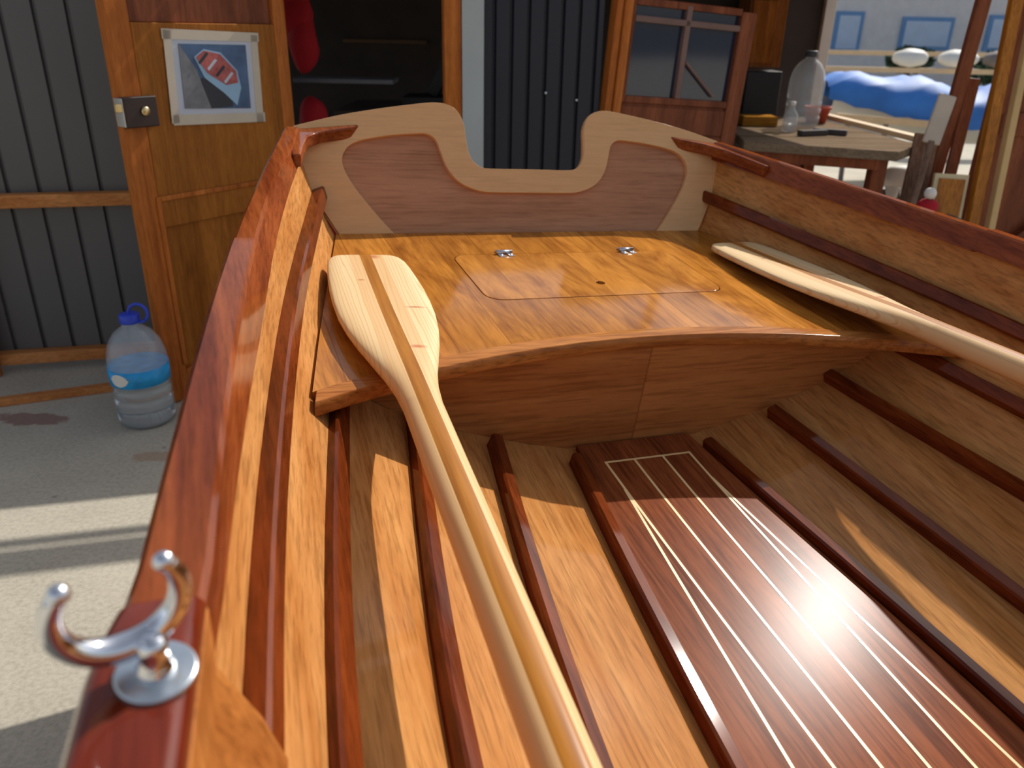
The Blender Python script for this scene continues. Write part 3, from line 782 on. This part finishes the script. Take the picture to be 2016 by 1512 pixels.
# ---- things in the dark doorway
def blobby(name, pts, r, mat, label, cat, parent=None, seed=1, sub=3, group=None):
    """soft irregular solid hung around a chain of points"""
    bm = bmesh.new()
    for p, q in zip(pts, r if isinstance(r, list) else [r]*len(pts)):
        bmesh.ops.create_icosphere(bm, subdivisions=sub, radius=1, matrix=Matrix.Translation(p) @ Matrix.Diagonal((*q, 1)))
    for v in bm.verts: v.co += v.normal*(mnoise.noise(v.co*18+Vector((seed, 0, 0)))*.012)
    o = from_bm(name, bm, mat, parent, smooth=True)
    if label: tag(o, label, cat, group)
    return o
blobby('hanging_jacket', [(-.845, 3.30, 1.18), (-.83, 3.30, 1.08), (-.855, 3.30, 1.24)], [(.06, .05, .10), (.055, .05, .12), (.07, .05, .06)], M_RED, 'red jacket hanging behind the open door in the dark shed', 'jacket')
blobby('red_bundle', [(-.80, 3.25, .80), (-.79, 3.26, .41)], [(.06, .05, .09), (.068, .06, .41)], M_RED, 'tall red bundle standing on the shed floor below the grey shelf', 'bundle', seed=5)
sh = box('wall_shelf', (-.70, 3.45, .935), (.40, .16, .018), plain('grey_shelf', srgb(110, 112, 120), .5), bevel=.003); tag(sh, 'narrow grey shelf in the dark doorway', 'shelf')
rl = box('wooden_batten', (-.72, 4.62, 1.06), (.45, .02, .02), plain('batten', srgb(110, 84, 62), .7)); tag(rl, 'thin wooden batten fixed across the dark shed wall', 'batten')
wbk = empty('workbench', loc=(-.40, 3.9, 0)); tag(wbk, 'dark workbench deep inside the left doorway', 'workbench')
dbox('bench_top', -.40, .45, .76, .80, -.28, .28, plain('bench_dark', srgb(78, 66, 58), .7), wbk)
for sx, sy in ((-.36, -.24), (.40, -.24), (-.36, .24), (.40, .24)): dbox('leg', sx-.025, sx+.025, 0, .76, sy-.025, sy+.025, M_DARKW, wbk)
dp = empty('mitre_saw', loc=(-.38, 3.88, .80)); tag(dp, 'black mitre saw with raised arm on the dark workbench', 'saw')
dbox('base', -.14, .16, 0, .05, -.12, .12, M_BLACK, dp)
bm = bmesh.new(); bar(bm, (-.02, 0, .05), (.14, 0, .33), .05, .06); from_bm('arm', bm, M_BLACK, dp, bevel=.006)
bm = lathe([(.001, -.012), (.085, -.012), (.085, .012), (.001, .012)], 24); bmesh.ops.transform(bm, matrix=Matrix.Translation((.11, 0, .26)) @ Matrix.Rotation(R(90), 4, 'X'), verts=bm.verts)
from_bm('blade_guard', bm, M_BLACK, dp, bevel=.003)
bx = box('storage_box', (-.085, 3.86, .865), (.22, .2, .13), plain('grey_box', srgb(84, 88, 86), .6), bevel=.006); tag(bx, 'grey storage box on the dark workbench by the orange post', 'box')
bx = box('tool_case', (-.16, 3.98, 1.16), (.16, .14, .20), plain('dark_red_case', srgb(96, 28, 26), .6), bevel=.01); tag(bx, 'dark red tool case high beside the orange post', 'case')
bx = box('wall_bracket', (-.16, 4.34, 1.03), (.2, .62, .03), M_DARKW); tag(bx, 'dark bracket shelf carrying the red tool case', 'shelf')

# ---- bench bay on the right
bench = empty('work_table', loc=(0, 0, 0)); tag(bench, 'worn wooden work table in front of the far doorway', 'table')
bm = plate([(.90, 3.26), (1.42, 3.05), (1.60, 3.28), (1.53, 4.30), (1.16, 4.30), (.98, 3.95)], [], lambda a, b: Vector((a, b, .75)), .035, (0, 0, -1))
from_bm('table_top', bm, M_BENCH, bench, bevel=.003)
bm = bmesh.new(); bar(bm, (1.385, 3.10, .700), (.93, 3.28, .700), .02, .05); from_bm('apron', bm, M_BROWN, bench)
for x, y in ((.97, 3.32), (1.12, 3.32), (1.40, 3.16), (1.50, 4.2), (1.18, 4.2)): dbox('leg', x-.028, x+.028, 0, .715, y-.028, y+.028, M_BROWN, bench)
bm = bmesh.new(); bar(bm, (1.565, 4.28, .762), (1.640, 3.26, .762), .05, .022); tag(from_bm('pale_plank', bm, M_RAWW, bevel=.002), 'pale sunlit plank along the right edge of the work table', 'plank')
cab = empty('wall_cabinet', loc=(1.25, 4.45, .98)); tag(cab, 'orange brown cabinet standing on the shed wall above the black speaker', 'cabinet')
dbox('body', -.10, .09, .0, .33, -.06, .17, wood('cab_wood', srgb(168, 110, 60), srgb(120, 72, 36), axis='Z', coat=.1), cab); dbox('door', -.085, .04, .02, .31, -.068, -.06, wood('cab_door', srgb(190, 120, 56), srgb(140, 84, 36), axis='Z', coat=.1), cab)
bk = box('black_box', (1.16, 4.1, .865), (.17, .18, .225), M_BLACK, bevel=.008); tag(bk, 'black box standing at the back of the work table', 'box')
ys = box('yellow_block', (1.11, 3.86, .772), (.16, .12, .042), wood('yellowblock', srgb(196, 140, 60), srgb(150, 100, 40), axis='X', coat=0)); tag(ys, 'yellow brown timber block before the black box on the work table', 'block')
jug((1.315, 3.86, .751), .92, 'clear empty jug with a grey cap on the work table', plain('grey_cap', srgb(70, 72, 80), .5), water=False, lab=False, handle=False)
rm = empty('small_bottle', loc=(1.185, 3.62, .751)); tag(rm, 'small clear bottle beside the jug on the work table', 'bottle')
from_bm('bottle_body', lathe([(.001, 0), (.028, 0), (.030, .01), (.030, .07), (.012, .095), (.011, .11), (.001, .111)], 24), M_PET, rm, smooth=True)
from_bm('bottle_cap', lathe([(.001, .105), (.0135, .105), (.0135, .124), (.001, .125)], 16), M_WHITE, rm, smooth=True)
rp = lathe([(.001, 0), (.045, 0), (.058, .06), (.064, .062), (.064, .075), (.056, .075), (.05, .02), (.001, .018)], 28); bmesh.ops.translate(rp, verts=rp.verts, vec=(1.44, 4.02, .751))
tag(from_bm('plant_pot', rp, M_TERRA, smooth=True), 'small terracotta pot beside the jug on the work table', 'pot')
for i, (x, y, rz) in enumerate(((1.25, 3.5, .4), (1.34, 3.55, -.5))):
    tb = box('wood_offcut', (x, y, .762), (.14, .035, .022), M_DARKW, rz=rz); tag(tb, ['dark offcut of wood left on the work table near the small bottle', 'dark offcut of wood on the work table in front of the jug'][i], 'offcut')
# under the bench
ct = blobby('white_rag', [(1.62, 3.42, .60), (1.60, 3.42, .54), (1.66, 3.42, .54)], [(.075, .04, .05), (.03, .03, .05), (.03, .03, .05)], M_WHITE, 'white rag hanging on the grey sawhorse', 'rag', seed=3)
sw = empty('sawhorse', loc=(1.66, 3.45, 0)); tag(sw, 'grey sawhorse under the white rag, right of the work table', 'sawhorse')
M_GR2 = plain('grey_wood', srgb(120, 112, 108), .7)
bm = bmesh.new(); bar(bm, (-.12, 0, .52), (.14, .06, .52), .05, .05); from_bm('beam', bm, M_GR2, sw)
for sx, dx in ((-.08, -.1), (-.08, .06), (.12, -.05), (.12, .12)):
    bm = bmesh.new(); bar(bm, (sx, .0, .5), (sx+dx, -.12 if dx < 0 else .14, .0), .03, .03); from_bm('leg', bm, M_GR2, sw)
def ball(name, p, r, mat, label, cat):
    bm = bmesh.new(); bmesh.ops.create_uvsphere(bm, u_segments=20, v_segments=12, radius=r, matrix=Matrix.Translation(p)); tag(from_bm(name, bm, mat, smooth=True), label, cat)
# leaning timbers, oar and tall frame at the right
def lean(name, a, b, w_, t_, mat, label, cat, group=None):
    bm = bmesh.new(); bar(bm, a, b, w_, t_, up=Vector((0, 1, 0))); return tag(from_bm(name, bm, mat, bevel=.004), label, cat, group)
M_PLK = wood('old_plank', srgb(160, 130, 112), srgb(110, 84, 70), axis='Z', coat=0, band=3)
lean('leaning_plank', (1.47, 3.02, .0), (1.565, 3.2, .80), .055, .018, M_PLK, 'grey brown plank leaning, the leftmost one of three', 'plank', 'planks leaning by the far doorway')
lean('leaning_plank', (1.53, 3.06, .0), (1.625, 3.235, .81), .05, .018, M_PLK, 'grey brown plank leaning, middle one of three', 'plank', 'planks leaning by the far doorway')
lean('leaning_plank', (1.66, 3.12, .0), (1.74, 3.25, 1.0), .045, .018, M_BROWN, 'brown plank leaning nearest the tall yellow frame', 'plank', 'planks leaning by the far doorway')
po = empty('spare_oar', loc=(0, 0, 0)); tag(po, 'spare oar with a whitish blade standing against the tall frame', 'oar')
bm = bmesh.new(); bar(bm, (1.575, 3.14, .77), (1.612, 3.165, .945), .07, .014, up=Vector((0, 1, 0))); from_bm('blade', bm, plain('whitish_blade', srgb(190, 176, 160), .6), po, bevel=.006)
from_bm('shaft', loft(tube_rows([(1.44, 2.98, .0), (1.575, 3.14, .78)], .014, 12)), M_PLK, po, smooth=True)
lean('tall_pole', (1.652, 3.26, .0), (1.70, 3.235, 1.36), .05, .03, M_BROWN, 'dark brown upright pole above the whitish oar blade', 'pole')
fr = empty('tall_door_frame', loc=(0, 0, 0)); tag(fr, 'tall yellow brown wooden frame with arched head, leaning by the brown door', 'frame')
M_YEL = wood('yellow_varnish_wood', srgb(206, 136, 48), srgb(150, 86, 24), axis='Z', coat=.5, band=3)
for a, b, w_, m_ in (((1.76, 3.0, .0), (1.80, 3.22, 1.38), .042, M_YEL), ((1.82, 2.98, .0), (1.862, 3.2, 1.38), .026, plain('pale_edge', srgb(206, 172, 116), .6))):
    bm = bmesh.new(); bar(bm, a, b, w_, .035, up=Vector((0, 1, 0))); from_bm('stile', bm, m_, fr, bevel=.003)
path = [Vector((1.70+.0+.09*(1-math.cos(t)), 3.2, 1.20+.06*math.sin(t)+.0)) for t in [math.pi*k/12 for k in range(13)]]
sp_ = empty('framed_picture', loc=(0, 0, 0)); tag(sp_, 'small orange picture with a cream border leaning at the foot of the tall frame', 'picture')
bm = bmesh.new(); bar(bm, (1.64, 2.99, .0), (1.665, 3.105, .665), .13, .014, up=Vector((0, 1, 0))); from_bm('border', bm, plain('cream_border', srgb(206, 190, 150), .6), sp_)
bm = bmesh.new(); bar(bm, (1.641, 2.985, .02), (1.666, 3.097, .648), .10, .014, up=Vector((0, 1, 0))); from_bm('centre', bm, M_YEL, sp_)
ball('white_ball', (1.475, 2.86, .634), .021, M_WHITE, 'small white ball on top of the red can near the planks', 'ball')
st_ = box('paint_stand', (1.52, 2.86, .275), (.16, .12, .55), M_DARKW); tag(st_, 'dark box stand holding the red can', 'stand')
rc = lathe([(.001, 0), (.035, 0), (.036, .05), (.02, .062), (.001, .062)], 20); bmesh.ops.translate(rc, verts=rc.verts, vec=(1.475, 2.86, .551)); tag(from_bm('red_can', rc, M_RED, smooth=True), 'red can under the white ball near the leaning planks', 'can')
# brown door leaf at far right
rdM = Matrix.Translation((1.83, 3.36, 0)) @ Matrix.Rotation(R(3), 4, 'Z')
rd = empty('door_3', M=rdM); tag(rd, 'dark brown boarded door leaf at the far right', None, kind='structure')
dbox('leaf', .06, 1.1, .02, 1.42, .0, .03, M_BROWN, rd); dbox('ledge', .06, 1.1, .78, .87, -.02, .0, M_BROWN, rd); dbox('ledge', .06, 1.1, .10, .19, -.02, 0, M_BROWN, rd)
dbox('stile', .06, .12, .02, 1.42, -.02, 0, M_BROWN, rd)
bm = bmesh.new(); bar(bm, (.12, -.012, .20), (.75, -.012, .78), .02, .05, up=Vector((0, 1, 0))); from_bm('brace', bm, M_BROWN, rd)

# ---- outside beyond the far doorway
tb = empty('covered_boat', loc=(3.25, 7.0, 0)); tag(tb, 'boat under a bright blue tarpaulin on trestles beyond the doorway', 'boat')
rows = []
for k in range(25):
    t = k/24; x = -.75+2.4*t; wv = .42*math.sin(math.pi*min(1, .12+t*.8))**.6
    zt = .80+.05*math.sin(t*9)+.03*math.sin(t*23); zl = .66-.22*math.sin(math.pi*min(1, t*.75))
    n = 14; r_ = []
    for j in range(n+1):
        a = math.pi*j/n; yy = -wv*math.cos(a); zz = zl+(zt-zl)*math.sin(a)**.7+.012*math.sin(17*a+9*t*6)
        r_.append(Vector((x, yy, zz)))
    rows.append(r_)
from_bm('tarpaulin', loft(rows, closed_sec=False, cap=False), M_BLUET, tb, smooth=True)
rows = []
for k in range(13):
    t = k/12; x = -.70+2.3*t; wv = .38*math.sin(math.pi*min(1, .12+t*.8))**.6; zl = .67-.2*math.sin(math.pi*min(1, t*.75))
    rows.append([Vector((x, -wv*math.cos(math.pi*j/8), zl-.16*math.sin(math.pi*j/8))) for j in range(9)])
from_bm('hull', loft(rows, closed_sec=False, cap=False), M_WHITE, tb, smooth=True)
tr_ = empty('trestle', loc=(3.0, 6.9, 0)); tag(tr_, 'pale timber trestle under the tarpaulin covered boat', 'trestle')
bm = bmesh.new(); bar(bm, (-.5, -.35, .55), (.35, -.35, .50), .06, .05); from_bm('beam', bm, M_RAWW, tr_)
for x in (-.4, -.1, .25):
    bm = bmesh.new(); bar(bm, (x, -.35, .53), (x+.03, -.35, 0), .03, .03); from_bm('leg', bm, M_GR2, tr_)
def rack(y, z, x0, x1, label):
    r0 = empty('timber_rack', loc=(0, y, 0)); tag(r0, label, 'rack', 'timber racks in the yard')
    bm = bmesh.new(); bar(bm, (x0, 0, z), (x1, 0, z), .06, .05); from_bm('beam', bm, M_RAWW, r0)
    for x in (x0+.1, (x0+x1)/2, x1-.1):
        bm = bmesh.new(); bar(bm, (x, 0, z), (x, 0, 0), .05, .05); from_bm('leg', bm, M_GR2, r0)
rack(9.0, .80, 3.2, 6.0, 'timber rack beyond the blue tarpaulin, the nearer and lower one'); rack(10.5, .93, 3.7, 6.6, 'timber rack beyond the blue tarpaulin, the farther one')
for i, (x, y, s_) in enumerate(((4.10, 9.0, .15), (5.05, 9.0, .15), (4.60, 9.0, .17))):
    blobby('covered_bundle', [(x, y, .922)], [(s_*1.2, s_, .09)], M_WHITE if i != 1 else M_GR2, ['pale covered bundle on the timber rack, left one', 'grey covered bundle on the timber rack, right one', 'pale covered bundle on the timber rack, middle one'][i], 'bundle', seed=i)
bd = empty('pale_building', loc=(0, 14, 0)); tag(bd, 'pale rendered building with blue framed windows across the yard', 'building')
dbox('wall', 3.5, 10.5, 0, 4.2, 0, .3, M_PALEB, bd)
for x0, x1, z0, z1 in ((5.05, 5.5, .86, 1.46), (6.12, 6.95, .92, 1.40), (7.5, 8.2, .92, 1.45)):
    f = dbox('window', x0, x1, z0, z1, -.04, .0, M_BLUEF, bd); dbox('pane', x0+.06, x1-.06, z0+.05, z1-.06, -.05, -.04, M_SKYPANE, f)
def shrub(x, y, z, s_, label):
    rnd = random.Random(int(x*100)); root = empty('shrub', loc=(x, y, 0)); tag(root, label, 'shrub', 'shrubs before the pale building')
    bm = bmesh.new()
    for i in range(420):
        p = Vector((rnd.gauss(0, 1), rnd.gauss(0, 1), rnd.gauss(0, 1))).normalized()*rnd.uniform(.5, 1)
        c_ = Vector((p.x*s_, p.y*s_*.7, z+p.z*s_*.55)); q = Vector((rnd.uniform(-1, 1), rnd.uniform(-1, 1), rnd.uniform(-1, 1))).normalized(); r_ = q.orthogonal().normalized()*.05; u_ = q.cross(r_)*1.2
        bm.faces.new([bm.verts.new(c_+v) for v in (r_, u_, -r_, -u_)])
    from_bm('foliage', bm, M_GREEN, root); from_bm('stem', loft(tube_rows([(0, 0, 0), (0, 0, z)], .03, 8)), M_BROWN, root, smooth=True)
shrub(5.75, 12.6, .80, .34, 'dark green shrub before the building, between the two left windows'); shrub(6.9, 12.3, .72, .42, 'dark green shrub before the building, right of the middle window'); shrub(7.7, 12.4, .85, .4, 'dark green shrub farthest right before the building')
# red-brown stain patch on the concrete by the wall
